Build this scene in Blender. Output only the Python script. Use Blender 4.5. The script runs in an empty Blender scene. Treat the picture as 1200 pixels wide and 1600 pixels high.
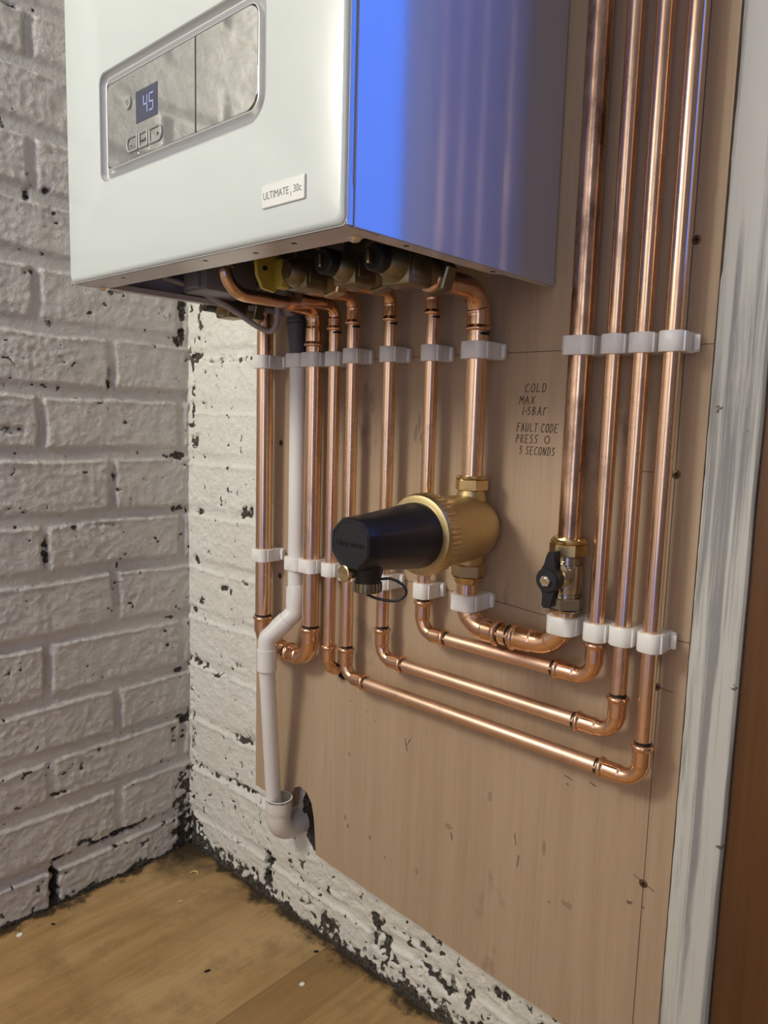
import bpy, bmesh, math, random
from mathutils import Vector, Matrix, noise
random.seed(7)
PI = math.pi
C = bpy.context.scene.collection
V = Vector

# ------------------------------------------------------------------ camera, world, light, exposure
f_px, yaw, pitch, roll = 1160.43, .7377, .1251, .0284
cam = bpy.data.cameras.new('camera'); co = bpy.data.objects.new('camera', cam); C.objects.link(co)
cam.sensor_fit = 'HORIZONTAL'; cam.sensor_width = 36; cam.lens = 36 * f_px / 1200; cam.clip_start = .01
fw = V((-math.sin(yaw) * math.cos(pitch), math.cos(yaw) * math.cos(pitch), -math.sin(pitch)))
r0 = V((math.cos(yaw), math.sin(yaw), 0)); u0 = r0.cross(fw)
rr = math.cos(roll) * r0 + math.sin(roll) * u0; uu = -math.sin(roll) * r0 + math.cos(roll) * u0
M = Matrix((rr, uu, -fw)).transposed().to_4x4(); M.translation = V((1.0511, -.6805, .7437))
co.matrix_world = M
bpy.context.scene.camera = co
vs = bpy.context.scene.view_settings
vs.view_transform = 'Standard'; vs.look = 'None'; vs.gamma = 1; vs.exposure = 0.0; vs.use_curve_mapping = False

w = bpy.data.worlds.new('dusk_sky'); bpy.context.scene.world = w; w.use_nodes = True
bgn = w.node_tree.nodes['Background']; bgn.inputs['Color'].default_value = (.04, .20, 1, 1); bgn.inputs['Strength'].default_value = 4.6

def bulb(name, loc, radius, power, col):
    l = bpy.data.lights.new(name, 'POINT'); l.shadow_soft_size = radius; l.energy = power; l.color = col
    o = bpy.data.objects.new(name, l); C.objects.link(o); o.location = loc
bulb('pendant_bulb_light', (.17, -1.22, 1.38), .165, 38, (1, .965, .87))

l = bpy.data.lights.new('added_fill_light', 'AREA'); l.shape = 'RECTANGLE'; l.size = .62; l.size_y = 1.5; l.energy = 5.0; l.color = (.95, .92, .90)  # added fill lamp in a made-up doorway, brightens the shade under the boiler
o = bpy.data.objects.new('added_fill_light', l); C.objects.link(o); o.location = (1.56, -2.06, 1.05); o.rotation_euler = (math.radians(90), 0, math.radians(8))

# ------------------------------------------------------------------ helpers
def add_obj(name, bm, mat, parent=None, smooth=True, angle=35):
    me = bpy.data.meshes.new(name)
    bmesh.ops.recalc_face_normals(bm, faces=bm.faces)
    bm.to_mesh(me); bm.free()
    me.materials.append(mat)
    if smooth:
        for p in me.polygons: p.use_smooth = True
        me.set_sharp_from_angle(angle=math.radians(angle))
    o = bpy.data.objects.new(name, me); C.objects.link(o)
    if parent: o.parent = parent
    return o
def tag(o, label=None, cat=None, group=None, kind=None):
    if label: o['label'] = label
    if cat: o['category'] = cat
    if group: o['group'] = group
    if kind: o['kind'] = kind
    return o
def thing(name, label, cat, group=None, loc=(0, 0, 0)):
    o = bpy.data.objects.new(name, None); C.objects.link(o); o.location = loc; o.empty_display_size = .02
    return tag(o, label, cat, group)
def reparent(parent):     # parts are modelled in world units; keep them in place under an empty that is not at the origin
    for ch in list(parent.children):
        ch.location = V(ch.location) - V(parent.location)

def box(bm, x0, x1, y0, y1, z0, z1, bevel=0, seg=2):
    r = bmesh.ops.create_cube(bm, size=1)
    for v in r['verts']:
        v.co = V(((x0 + x1) / 2 + v.co.x * (x1 - x0), (y0 + y1) / 2 + v.co.y * (y1 - y0), (z0 + z1) / 2 + v.co.z * (z1 - z0)))
    if bevel:
        es = list({e for v in r['verts'] for e in v.link_edges})
        bmesh.ops.bevel(bm, geom=es, offset=bevel, segments=seg, affect='EDGES', profile=.5)
def frame_for(t, prev=None):
    t = t.normalized()
    if prev is None:
        a = V((0, 0, 1)) if abs(t.z) < .9 else V((0, 1, 0))
        n = t.cross(a).normalized()
    else:
        n = (prev - t * prev.dot(t)).normalized()
    return n, t.cross(n)
def sweep(bm, pts, rad, seg=28, caps=True, mod=None):
    pts = [V(p) for p in pts]; n = None; rings = []
    for i, p in enumerate(pts):
        r = rad[i] if isinstance(rad, (list, tuple)) else rad
        a = pts[max(i - 1, 0)]; b = pts[min(i + 1, len(pts) - 1)]
        t = b - a
        if t.length < 1e-9: t = tl
        tl = t
        n, bb = frame_for(t, n)
        ring = []
        for k in range(seg):
            th = 2 * PI * k / seg
            q = r * (mod(th, i) if mod else 1)
            ring.append(bm.verts.new(p + n * (math.cos(th) * q) + bb * (math.sin(th) * q)))
        rings.append(ring)
    for a, b in zip(rings, rings[1:]):
        for k in range(seg):
            bm.faces.new((a[k], a[(k + 1) % seg], b[(k + 1) % seg], b[k]))
    if caps:
        bm.faces.new(rings[0][::-1]); bm.faces.new(rings[-1])
    return rings
def fillet(pts, R, n=10):
    pts = [V(p) for p in pts]; out = [pts[0]]
    for i in range(1, len(pts) - 1):
        rad = R[i - 1] if isinstance(R, (list, tuple)) else R
        a, b, c = pts[i - 1], pts[i], pts[i + 1]
        d1 = (a - b).normalized(); d2 = (c - b).normalized()
        ang = d1.angle(d2); t = rad / math.tan(ang / 2)
        cen = b + (d1 + d2).normalized() * (rad / math.sin(ang / 2))
        s = b + d1 * t - cen; e = b + d2 * t - cen
        tot = s.angle(e); ax = s.cross(e).normalized()
        for k in range(n + 1):
            out.append(cen + Matrix.Rotation(tot * k / n, 3, ax) @ s)
    out.append(pts[-1]); return out
def resample(pts, step):
    out = [pts[0]]
    for a, b in zip(pts, pts[1:]):
        m = max(1, int(round((b - a).length / step)))
        for k in range(1, m + 1): out.append(a.lerp(b, k / m))
    return out
def lathe(bm, base, axis, prof, seg=32, mod=None):     # prof: list of (distance along axis, radius)
    a = V(axis).normalized()
    sweep(bm, [V(base) + a * d for d, r in prof], [r for d, r in prof], seg, True, mod)
def smooth_curve(ctrl, n=6):
    out = []
    for i in range(len(ctrl) - 1):
        p0, p1, p2, p3 = [V(ctrl[min(max(i + k, 0), len(ctrl) - 1)]) for k in (-1, 0, 1, 2)]
        for k in range(n):
            s = k / n; out.append(.5 * ((2 * p1) + (p2 - p0) * s + (2 * p0 - 5 * p1 + 4 * p2 - p3) * s * s + (3 * p1 - p0 - 3 * p2 + p3) * s ** 3))
    return out + [V(ctrl[-1])]
def poly_prism(bm, pts, axis, d0, d1, bevel=0):        # pts 2D; axis 'y': (x,z) extruded in y; 'x': (y,z) extruded in x; 'z': (x,y)
    def P(a, b, d): return {'y': V((a, d, b)), 'x': V((d, a, b)), 'z': V((a, b, d))}[axis]
    A = [bm.verts.new(P(a, b, d0)) for a, b in pts]; B = [bm.verts.new(P(a, b, d1)) for a, b in pts]
    f1 = bm.faces.new(A); f2 = bm.faces.new(B[::-1]); n = len(pts)
    fs = [bm.faces.new((A[i], A[(i + 1) % n], B[(i + 1) % n], B[i])) for i in range(n)]
    if bevel:
        bmesh.ops.bevel(bm, geom=list(set(list(f1.edges) + list(f2.edges))), offset=bevel, segments=2, affect='EDGES')
def rrect(x0, x1, z0, z1, r, n=8):
    rs = r if isinstance(r, (list, tuple)) else [r] * 4
    out = []
    for (cx, cz, a0), q in zip(((x1, z1, 0), (x0, z1, 90), (x0, z0, 180), (x1, z0, 270)), rs):
        q = max(q, 1e-5)
        sx = -1 if cx == x1 else 1; sz = -1 if cz == z1 else 1
        for k in range(n + 1):
            a = math.radians(a0 + 90 * k / n)
            out.append((cx + sx * q + q * math.cos(a), cz + sz * q + q * math.sin(a)))
    return out
def loops(bm, L, close_last=False, close_first=False):  # L: list of equal-length rings of Vector
    R = [[bm.verts.new(p) for p in ring] for ring in L]
    n = len(R[0])
    for a, b in zip(R, R[1:]):
        for k in range(n): bm.faces.new((a[k], a[(k + 1) % n], b[(k + 1) % n], b[k]))
    if close_last: bm.faces.new(R[-1])
    if close_first: bm.faces.new(R[0][::-1])
def text_mesh(name, body, size, mat, parent, loc, rot, extrude=.0002, xs=1, align='CENTER'):
    cu = bpy.data.curves.new(name + '_curve', 'FONT'); cu.body = body; cu.size = size; cu.extrude = extrude
    cu.align_x = align; cu.align_y = 'CENTER'; cu.resolution_u = 3
    t = bpy.data.objects.new(name + '_tmp', cu); C.objects.link(t)
    dg = bpy.context.evaluated_depsgraph_get(); dg.update()
    me = bpy.data.meshes.new_from_object(t.evaluated_get(dg)); bpy.data.objects.remove(t); bpy.data.curves.remove(cu)
    me.transform(Matrix.Translation(V(loc)) @ rot.to_4x4() @ Matrix.Diagonal((xs, 1, 1, 1)))
    me.materials.clear(); me.materials.append(mat)
    me.name = name
    o = bpy.data.objects.new(name, me); C.objects.link(o); o.parent = parent
    return o
FRONT = Matrix.Rotation(PI / 2, 3, 'X')     # text that faces -Y

# ------------------------------------------------------------------ materials
def mat(name, col=(.8, .8, .8), rough=.5, metal=0, spec=.5, coat=0, bump=None, var=None, emit=None, trans=0):
    m = bpy.data.materials.new(name); m.use_nodes = True; nt = m.node_tree
    b = nt.nodes['Principled BSDF']
    b.inputs['Base Color'].default_value = (*col, 1); b.inputs['Roughness'].default_value = rough
    b.inputs['Metallic'].default_value = metal; b.inputs['Specular IOR Level'].default_value = spec
    b.inputs['Coat Weight'].default_value = coat; b.inputs['Coat Roughness'].default_value = rough * .8 if coat else .05
    b.inputs['Transmission Weight'].default_value = trans
    tc = nt.nodes.new('ShaderNodeTexCoord')
    if var:                                   # (second colour, noise scale, amount)
        c2, sc, amt = var
        n = nt.nodes.new('ShaderNodeTexNoise'); n.inputs['Scale'].default_value = sc; n.inputs['Detail'].default_value = 6
        nt.links.new(tc.outputs['Object'], n.inputs['Vector'])
        r = nt.nodes.new('ShaderNodeMapRange'); r.inputs[1].default_value = .38; r.inputs[2].default_value = .68; r.inputs[4].default_value = amt
        nt.links.new(n.outputs['Fac'], r.inputs[0])
        mx = nt.nodes.new('ShaderNodeMix'); mx.data_type = 'RGBA'; mx.inputs[6].default_value = (*col, 1); mx.inputs[7].default_value = (*c2, 1)
        nt.links.new(r.outputs[0], mx.inputs[0]); nt.links.new(mx.outputs[2], b.inputs['Base Color'])
    if bump:                                  # (scale, strength, distance)
        n = nt.nodes.new('ShaderNodeTexNoise'); n.inputs['Scale'].default_value = bump[0]; n.inputs['Detail'].default_value = 5
        nt.links.new(tc.outputs['Object'], n.inputs['Vector'])
        bp = nt.nodes.new('ShaderNodeBump'); bp.inputs['Strength'].default_value = bump[1]; bp.inputs['Distance'].default_value = bump[2]
        nt.links.new(n.outputs['Fac'], bp.inputs['Height']); nt.links.new(bp.outputs[0], b.inputs['Normal'])
    if emit:
        b.inputs['Emission Color'].default_value = (*emit[0], 1); b.inputs['Emission Strength'].default_value = emit[1]
    return m
class G:                                      # small node-graph helper
    def __init__(s, m): s.nt = m.node_tree; s.b = s.nt.nodes['Principled BSDF']; s.tc = s.nt.nodes.new('ShaderNodeTexCoord')
    def set(s, sock, v):
        if hasattr(v, 'node'): s.nt.links.new(v, sock)
        else: sock.default_value = v
    def mapping(s, scale): 
        n = s.nt.nodes.new('ShaderNodeMapping'); n.inputs['Scale'].default_value = scale; s.nt.links.new(s.tc.outputs['Object'], n.inputs[0]); return n.outputs[0]
    def noise(s, scale, vec=None, detail=5, rough=.55):
        n = s.nt.nodes.new('ShaderNodeTexNoise'); n.inputs['Scale'].default_value = scale; n.inputs['Detail'].default_value = detail; n.inputs['Roughness'].default_value = rough
        s.nt.links.new(vec or s.tc.outputs['Object'], n.inputs['Vector']); return n.outputs['Fac']
    def rng(s, v, a, b, c=0, d=1):
        n = s.nt.nodes.new('ShaderNodeMapRange'); s.set(n.inputs[0], v)
        for i, q in zip((1, 2, 3, 4), (a, b, c, d)): n.inputs[i].default_value = q
        return n.outputs[0]
    def math(s, op, a, b=0):
        n = s.nt.nodes.new('ShaderNodeMath'); n.operation = op; s.set(n.inputs[0], a); s.set(n.inputs[1], b); return n.outputs[0]
    def mix(s, f, a, b):
        n = s.nt.nodes.new('ShaderNodeMix'); n.data_type = 'RGBA'; s.set(n.inputs[0], f)
        s.set(n.inputs[6], a if hasattr(a, 'node') else (*a, 1)); s.set(n.inputs[7], b if hasattr(b, 'node') else (*b, 1)); return n.outputs[2]
    def attr(s, name):
        n = s.nt.nodes.new('ShaderNodeAttribute'); n.attribute_name = name; return n.outputs['Fac']
    def sep(s):
        n = s.nt.nodes.new('ShaderNodeSeparateXYZ'); s.nt.links.new(s.tc.outputs['Object'], n.inputs[0]); return n.outputs
    def bump(s, h, strength, dist):
        n = s.nt.nodes.new('ShaderNodeBump'); n.inputs['Strength'].default_value = strength; n.inputs['Distance'].default_value = dist
        s.nt.links.new(h, n.inputs['Height']); s.nt.links.new(n.outputs[0], s.b.inputs['Normal'])

def brick_mat(name, col, col2):
    m = mat(name, col, .62, spec=.35); g = G(m)
    fine = g.noise(55, detail=8, rough=.65); big = g.noise(5, detail=3)
    speck = g.rng(g.noise(95, detail=4, rough=.75), .665, .70)
    patch = g.rng(g.noise(9, detail=3), .46, .60)
    sp = g.math('MULTIPLY', speck, patch)
    d = g.attr('dirt'); edge = g.noise(140, detail=6, rough=.7)
    dm = g.rng(g.math('ADD', d, g.math('MULTIPLY', g.math('SUBTRACT', edge, .5), 1.1)), .50, .66)
    dm = g.math('MAXIMUM', dm, sp)
    base = g.mix(g.rng(big, .35, .65), col, col2)
    base = g.mix(g.math('MULTIPLY', g.rng(fine, .55, .8), .25), base, (.42, .38, .32))
    c = g.mix(dm, base, g.mix(g.rng(g.noise(260, detail=4), .40, .72), (.030, .025, .019), (.16, .145, .12)))
    g.set(g.b.inputs['Base Color'], c)
    h = g.math('ADD', g.math('MULTIPLY', g.rng(fine, .40, .70), .9), g.math('MULTIPLY', g.rng(g.noise(150, detail=7, rough=.65), .45, .75), .7))
    g.bump(h, .75, .0020)
    return m
WHITE_BRICK = brick_mat('painted_brick_shaded', (.58, .56, .52), (.64, .62, .57))  # same white paint darkened, the left wall's weaker light put into its colour
WHITE_BRICK2 = brick_mat('painted_brick_lit', (.86, .86, .79), (.80, .79, .70))  # same white paint lightened, the back wall's stronger light put into its colour

def ply_mat():
    m = mat('plywood', (.5, .35, .22), .55, spec=.3); g = G(m)
    grain = g.noise(1.0, g.mapping((60, 60, 2.2)), 6, .6)
    fineg = g.noise(1.0, g.mapping((420, 420, 9)), 4, .6)
    wide = g.noise(1.0, g.mapping((9, 9, 1.4)), 3)
    c = g.mix(g.rng(grain, .3, .7), (.46, .338, .224), (.39, .280, .180))
    c = g.mix(g.math('MULTIPLY', g.rng(wide, .35, .7), .6), c, (.50, .375, .255))
    c = g.mix(g.math('MULTIPLY', g.rng(fineg, .5, .75), .30), c, (.30, .19, .11))
    blot = g.rng(g.noise(9.5, g.mapping((1.4, 1.4, .8)), 5, .6), .665, .74)
    c = g.mix(g.math('MULTIPLY', blot, .55), c, (.16, .11, .08))
    g.set(g.b.inputs['Base Color'], c); g.bump(fineg, .12, .0006)
    return m
PLY = ply_mat()
def copper_mat(name, tarnish, col=(.88, .60, .415), rough=.20):
    m = mat(name, col, rough, 1); g = G(m)
    n = g.noise(1.0, g.mapping((38, 38, 16)), 7, .65); n2 = g.noise(160, detail=5)
    t = g.rng(n, .60 - tarnish, .76 - tarnish * .6)
    fl = g.rng(n2, .62, .74)
    c = g.mix(g.math('MULTIPLY', t, .25 + tarnish * 3.5), col, (.22, .12, .09))
    c = g.mix(g.math('MULTIPLY', fl, .25 + tarnish), c, (.30, .13, .08))
    g.set(g.b.inputs['Base Color'], c)
    g.set(g.b.inputs['Roughness'], g.rng(n, .3, .8, rough - .03, rough + .16))
    return m
COPPER = copper_mat('copper', .0); COPPER_T = copper_mat('tarnished_copper', .20); COPPER_M = copper_mat('handled_copper', .08)
COPPER_F = copper_mat('copper_fitting', .05, (.84, .53, .34), .18); COPPER_D = copper_mat('dull_copper', .02, (.80, .55, .40), .37)
BRASS = mat('brass', (.70, .53, .27), .28, 1, bump=(300, .08, .001), var=((.45, .36, .20), 60, .6))
BRASS_SAND = mat('sandcast_brass', (.62, .49, .26), .42, 1, bump=(700, .25, .0006), var=((.48, .36, .18), 30, .5))
BRASS_OLD = mat('dull_brass', (.30, .26, .16), .36, .9, bump=(200, .1, .001), var=((.20, .15, .08), 40, .8))
CHROME = mat('zinc_steel', (.75, .73, .70), .22, 1)
NICKEL = mat('nickel_brass', (.60, .54, .42), .26, 1, var=((.42, .36, .26), 50, .6))
BLACK = mat('black_plastic', (.014, .014, .016), .38, spec=.45, bump=(900, .06, .0004))
RUBBER = mat('black_rubber', (.012, .012, .012), .5)
MARK = mat('marker_ink', (.008, .007, .006), .6)
PENCIL = mat('pencil_graphite', (.13, .085, .06), .7)
INK = mat('pen_ink', (.035, .025, .02), .7)
CLIPW = mat('white_clip_plastic', (.83, .82, .78), .32, spec=.5, bump=(60, .05, .002))
PVC = mat('white_waste_pipe', (.80, .79, .76), .33, spec=.5, var=((.70, .68, .64), 12, .5))
PVC_G = mat('grey_white_elbow', (.74, .71, .64), .4, var=((.62, .58, .50), 25, .5))
PVC_IN = mat('stained_elbow_inside', (.50, .42, .22), .6)
HOSE = mat('grey_rubber_hose', (.085, .085, .088), .5)
ENAMEL = mat('white_enamel', (.51, .555, .535), .13, spec=.75, coat=.35)
ENAMEL_S = mat('white_enamel_shade_tint', (.46, .48, .56), .12, spec=1.0, coat=1.0)  # white case greyed and blued, its shade and window light put into colour
SHEET = mat('unlit_sheet_steel', (.70, .68, .67), .3, .2, var=((.5, .48, .48), 20, .6))
DARKPAN = mat('boiler_chassis', (.045, .042, .04), .55)
BEZEL = mat('silver_bezel', (.50, .51, .50), .33, .35)
MIRROR = mat('mirrored_fascia', (.60, .61, .58), .03, .85, bump=(9, .03, .003))
LCD = mat('lcd', (.05, .055, .09), .12, spec=.6)
LCDON = mat('lit_digits', (.3, .35, .6), .4, emit=((.45, .55, 1.0), .12))
GREYBTN = mat('button_rim', (.26, .27, .26), .45, 0)
PRINT = mat('grey_print', (.10, .10, .10), .5)
BADGE = mat('badge_silver', (.66, .67, .64), .22, .1)
YELLOW = mat('yellow_lever', (.55, .42, .05), .4, var=((.40, .30, .04), 30, .6))
GREYP = mat('grey_plastic', (.22, .22, .23), .45)
GREYC = mat('grey_cable', (.42, .39, .38), .42)
HOLE = mat('dark_hole', (.012, .010, .008), .9)
SCREWM = mat('screw_metal', (.16, .10, .06), .45, .7)
GOLDSCREW = mat('gold_screw', (.80, .58, .25), .25, 1)
PLASTER = mat('plain_wall', (.66, .61, .53), .8, var=((.58, .53, .45), 4, .5))
WHITEWALL = mat('white_far_wall', (.80, .78, .74), .8, var=((.72, .70, .66), 4, .5))
DIMWALL = mat('far_wall', (.20, .18, .17), .8, var=((.16, .14, .13), 3, .5))  # unseen walls kept dark for contrast in the pipe reflections
CEIL = mat('ceiling_paint', (.75, .72, .66), .9)
CHIPW = mat('paint_flake', (.86, .84, .78), .6)
CURLY = mat('yellow_shaving', (.75, .62, .22), .5)
GLASS = mat('window_glass', (1, 1, 1), 0, spec=.5, trans=1)

def brown_mat():
    m = mat('varnished_brown_wood', (.12, .05, .02), .4, spec=.4); g = G(m)
    n = g.noise(1, g.mapping((70, 70, 2)), 7, .65); n2 = g.noise(1, g.mapping((9, 9, 1.5)), 3)
    c = g.mix(g.rng(n, .3, .72), (.115, .050, .018), (.045, .019, .008))
    c = g.mix(g.math('MULTIPLY', g.rng(n2, .4, .65), .5), c, (.20, .085, .02))
    g.set(g.b.inputs['Base Color'], c); g.bump(n, .1, .001); return m
BROWN = brown_mat()
def post_mat():
    m = mat('whitewashed_timber', (.7, .7, .66), .6, spec=.3); g = G(m)
    n = g.noise(1, g.mapping((130, 130, 2.5)), 6, .6); n2 = g.noise(1, g.mapping((55, 55, 3)), 5, .65)
    n3 = g.noise(60, detail=4)
    k = g.math('MULTIPLY', g.rng(n, .46, .58), g.rng(n2, .40, .52))
    c = g.mix(g.math('MULTIPLY', k, .75), (.53, .53, .49), (.17, .17, .18))
    c = g.mix(g.rng(n3, .72, .76), c, (.12, .09, .07))
    g.set(g.b.inputs['Base Color'], c); g.bump(n, .35, .0015); return m
POST = post_mat()
def floor_mat():
    m = mat('worn_laminate', (.4, .26, .1), .42, spec=.35); g = G(m)
    o = g.sep()
    n = g.noise(1, g.mapping((30, 2.6, 8)), 7, .65); n2 = g.noise(5, detail=4); fineg = g.noise(1, g.mapping((230, 22, 20)), 4)
    c = g.mix(g.rng(n, .3, .7), (.50, .325, .140), (.30, .178, .066))
    c = g.mix(g.math('MULTIPLY', g.rng(n2, .45, .7), .6), c, (.55, .38, .19))
    # darker strip: a board of the laminate between x .356 and .43, and more to the right
    def step(v, at, wd=.0008): return g.rng(v, at - wd, at + wd)
    wob = g.math('ADD', o[0], g.math('MULTIPLY', g.math('SUBTRACT', g.noise(3), .5), .002))
    strip = g.math('SUBTRACT', step(wob, .356), step(wob, .43))
    strip2 = g.math('SUBTRACT', step(wob, .145, .01), step(wob, .215, .01))
    c = g.mix(g.math('MULTIPLY', strip, .55), c, (.24, .135, .045))
    c = g.mix(g.math('MULTIPLY', strip2, .20), c, (.26, .15, .05))
    seam = g.math('SUBTRACT', step(wob, .3552), step(wob, .3568))
    c = g.mix(g.math('MULTIPLY', seam, .6), c, (.07, .04, .02))
    c = g.mix(g.math('MULTIPLY', g.rng(fineg, .5, .8), .3), c, (.20, .11, .04))
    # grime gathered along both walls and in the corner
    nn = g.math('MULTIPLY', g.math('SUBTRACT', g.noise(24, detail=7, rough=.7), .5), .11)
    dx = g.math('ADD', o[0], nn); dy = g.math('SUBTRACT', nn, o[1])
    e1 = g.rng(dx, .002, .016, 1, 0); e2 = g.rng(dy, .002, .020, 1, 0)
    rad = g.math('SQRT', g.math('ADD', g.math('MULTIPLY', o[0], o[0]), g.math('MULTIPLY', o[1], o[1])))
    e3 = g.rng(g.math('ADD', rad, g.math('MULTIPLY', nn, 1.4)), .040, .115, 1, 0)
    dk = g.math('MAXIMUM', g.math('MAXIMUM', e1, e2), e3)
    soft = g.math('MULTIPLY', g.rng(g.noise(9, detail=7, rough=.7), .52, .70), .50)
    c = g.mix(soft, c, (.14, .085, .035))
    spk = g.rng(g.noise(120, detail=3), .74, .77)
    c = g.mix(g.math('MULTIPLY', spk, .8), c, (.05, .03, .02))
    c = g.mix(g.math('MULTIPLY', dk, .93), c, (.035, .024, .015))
    g.set(g.b.inputs['Base Color'], c); g.set(g.b.inputs['Roughness'], g.rng(n2, .3, .7, .38, .55)); return m
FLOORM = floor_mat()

# ------------------------------------------------------------------ room shell
def struct(name, bm, m, smooth=False):
    o = add_obj(name, bm, m, None, smooth); o['kind'] = 'structure'; return o
N2 = lambda a, b, c=0.: noise.noise(V((a, b, c)))
def sstep(a, b, x):
    t = min(1, max(0, (x - a) / (b - a))); return t * t * (3 - 2 * t)
def brick_wall(name, P, nrm, u0, u1, v0, v1, step, courses, vert, m, blobs, depth, cav=None, foot=.02, seed=0, hwid=.0092, extra=None):
    nu = int((u1 - u0) / step) + 1; nv = int((v1 - v0) / step) + 1
    verts, faces, dirt = [], [], []
    for j in range(nv):
        v = v0 + (v1 - v0) * j / (nv - 1)
        for i in range(nu):
            u = u0 + (u1 - u0) * i / (nu - 1)
            wv = v + .0050 * N2(u * 8, v * 3, seed) + .0020 * N2(u * 45, v * 45, seed) + .0012 * N2(u * 130, v * 130, seed)
            wu = u + .0040 * N2(u * 4 + 7, v * 20, seed) + .0020 * N2(u * 45, v * 45, seed + 5) + .0012 * N2(u * 130, v * 130, seed + 6)
            ci = 0
            while ci < len(courses) and courses[ci] < wv: ci += 1
            near = courses[max(0, ci - 1):ci + 1] or [9]
            cj = min(near, key=lambda c: abs(wv - c)); sg = wv - cj
            du = min(abs(wu - q) for q in vert[ci % 2])
            hw = hwid * (.85 + .45 * N2(u * 6, v * 6, seed + 3)); vw = hwid * .65
            soft_ = .0065 if sg > 0 else .0022           # under-edge of a brick fades into the joint, its top edge is crisp
            dh = (abs(sg) - hw) / soft_; dvv = (du - vw) / .0032
            d = min(dh, dvv)
            jn = 1 - sstep(-.5, 1.0, d)
            amp = .70 + .9 * N2(u * 5 + 3, v * 12, seed + 9)
            h = -depth * jn * max(.08, amp)
            face = 1 - jn
            rough = .0012 * N2(u * 16, v * 16, seed + 1) + .0013 * N2(u * 50, v * 50, seed + 2) + .0013 * max(-.2, N2(u * 125, v * 125, seed + 6)) * (1 + N2(u * 9, v * 9, seed + 7))
            lip = .0012 * math.exp(-((dh - 1.6) / 1.2) ** 2) if sg < 0 and dh > 0 else 0
            h += face * (lip + rough) + (1 - face) * (.0006 * N2(u * 20, v * 60, seed + 4))
            h += .003 * N2(u * 2.5, v * 2.5, seed + 8)
            dd = .55 * jn * max(0, N2(u * 12, v * 12, seed + 20) + .05) + .5 * sstep(.38, .55, N2(u * 34, v * 34, seed + 31)) * sstep(-.1, .3, N2(u * 7, v * 7, seed + 32))
            for (bu, bv, ru, rv, s, dp) in blobs:
                e = ((u - bu) / ru) ** 2 + ((v - bv) / rv) ** 2
                if e < 5:
                    e += 1.5 * N2(u * 75, v * 75, seed + 11) + .9 * N2(u * 160, v * 160, seed + 12)
                    k = math.exp(-e * 1.3); dd += s * min(1, k)
                    h -= dp * (1 - sstep(.3, 1.1, e))
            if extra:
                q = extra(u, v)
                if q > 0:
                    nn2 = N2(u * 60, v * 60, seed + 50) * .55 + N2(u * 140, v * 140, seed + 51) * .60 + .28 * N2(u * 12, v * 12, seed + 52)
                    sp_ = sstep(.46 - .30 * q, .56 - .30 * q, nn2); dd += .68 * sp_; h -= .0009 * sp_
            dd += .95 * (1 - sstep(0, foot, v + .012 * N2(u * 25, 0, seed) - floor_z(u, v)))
            if cav:
                cu, cv, ru, rv, cd = cav
                e = ((u - cu) / ru) ** 2 + ((v - cv) / rv) ** 2 + .3 * N2(u * 50, v * 50, 3)
                h -= cd * (1 - sstep(.6, 1.15, e)); dd += 1.1 * (1 - sstep(.9, 1.9, e))
            verts.append(P(u, v) + nrm * h); dirt.append(min(1.3, dd))
    for j in range(nv - 1):
        for i in range(nu - 1):
            a = j * nu + i; faces.append((a, a + 1, a + nu + 1, a + nu))
    me = bpy.data.meshes.new(name); me.from_pydata(verts, [], faces)
    at = me.attributes.new('dirt', 'FLOAT', 'POINT'); at.data.foreach_set('value', dirt)
    me.materials.append(m)
    for p in me.polygons: p.use_smooth = True
    o = bpy.data.objects.new(name, me); C.objects.link(o); o['kind'] = 'structure'
    return o
def floor_z(u, v): return 0.0
COUR = [-.02, .066, .158, .238, .320, .412, .505, .587, .680, .768, .855, .944, 1.028, 1.110, 1.193, 1.262, 1.35]
BL = [-.236 - .222 * k for k in range(-1, 6)]; BH = [-.130 - .222 * k for k in range(-1, 6)]
# courses counted from below: a brick whose course index is odd carries the joints of BL
left_blobs = [(-.236, .032, .0075, .034, 1.5, .018), (-.118, .074, .060, .006, .9, .006), (-.010, .095, .022, .05, .8, .002), (-.01, .03, .03, .03, 1.0, .003),
              (-.005, .232, .02, .012, 1.0, .003), (-.02, .318, .014, .007, .9, .003), (-.235, .543, .006, .02, .9, .005), (-.128, .65, .006, .010, .9, .004),
              (-.018, .588, .012, .008, 1.0, .003), (-.020, .675, .018, .010, .9, .002), (-.134, .79, .005, .02, .7, .004), (-.015, .86, .010, .012, .9, .003),
              (-.010, .93, .010, .05, .9, .003), (-.248, .925, .008, .006, .8, .003), (-.19, .083, .020, .004, .7, .003), (-.262, .60, .008, .004, .8, .002),
              (-.28, .715, .02, .008, .6, .003), (-.243, 1.03, .005, .02, .8, .004), (-.218, 1.038, .006, .005, 1.0, .006), (-.255, 1.255, .01, .006, .8, .003),
              (-.225, .175, .014, .004, .9, .003), (-.16, .075, .07, .004, .7, .002), (-.168, .225, .012, .005, .7, .003), (-.112, .195, .006, .004, .9, .003),
              (-.055, .055, .004, .004, 1.0, .004), (-.138, .055, .007, .004, 1.0, .004), (-.165, .575, .05, .003, .6, .003), (-.10, .455, .006, .006, .7, .003),
              (-.255, .83, .05, .006, .35, 0), (-.12, .92, .016, .012, .5, 0), (-.03, .20, .01, .02, .6, .002), (-.045, .365, .006, .004, .8, .003)]
brick_wall('wall_left', lambda u, v: V((0, u, v)), V((1, 0, 0)), -.45, .02, -.03, 1.5, .0022, COUR, (BH, BL), WHITE_BRICK, left_blobs, .0068, None, .016, 0, extra=lambda u, v: .50 * math.exp(u / .03) + .50 * math.exp(-v / .04) + .03)
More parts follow.
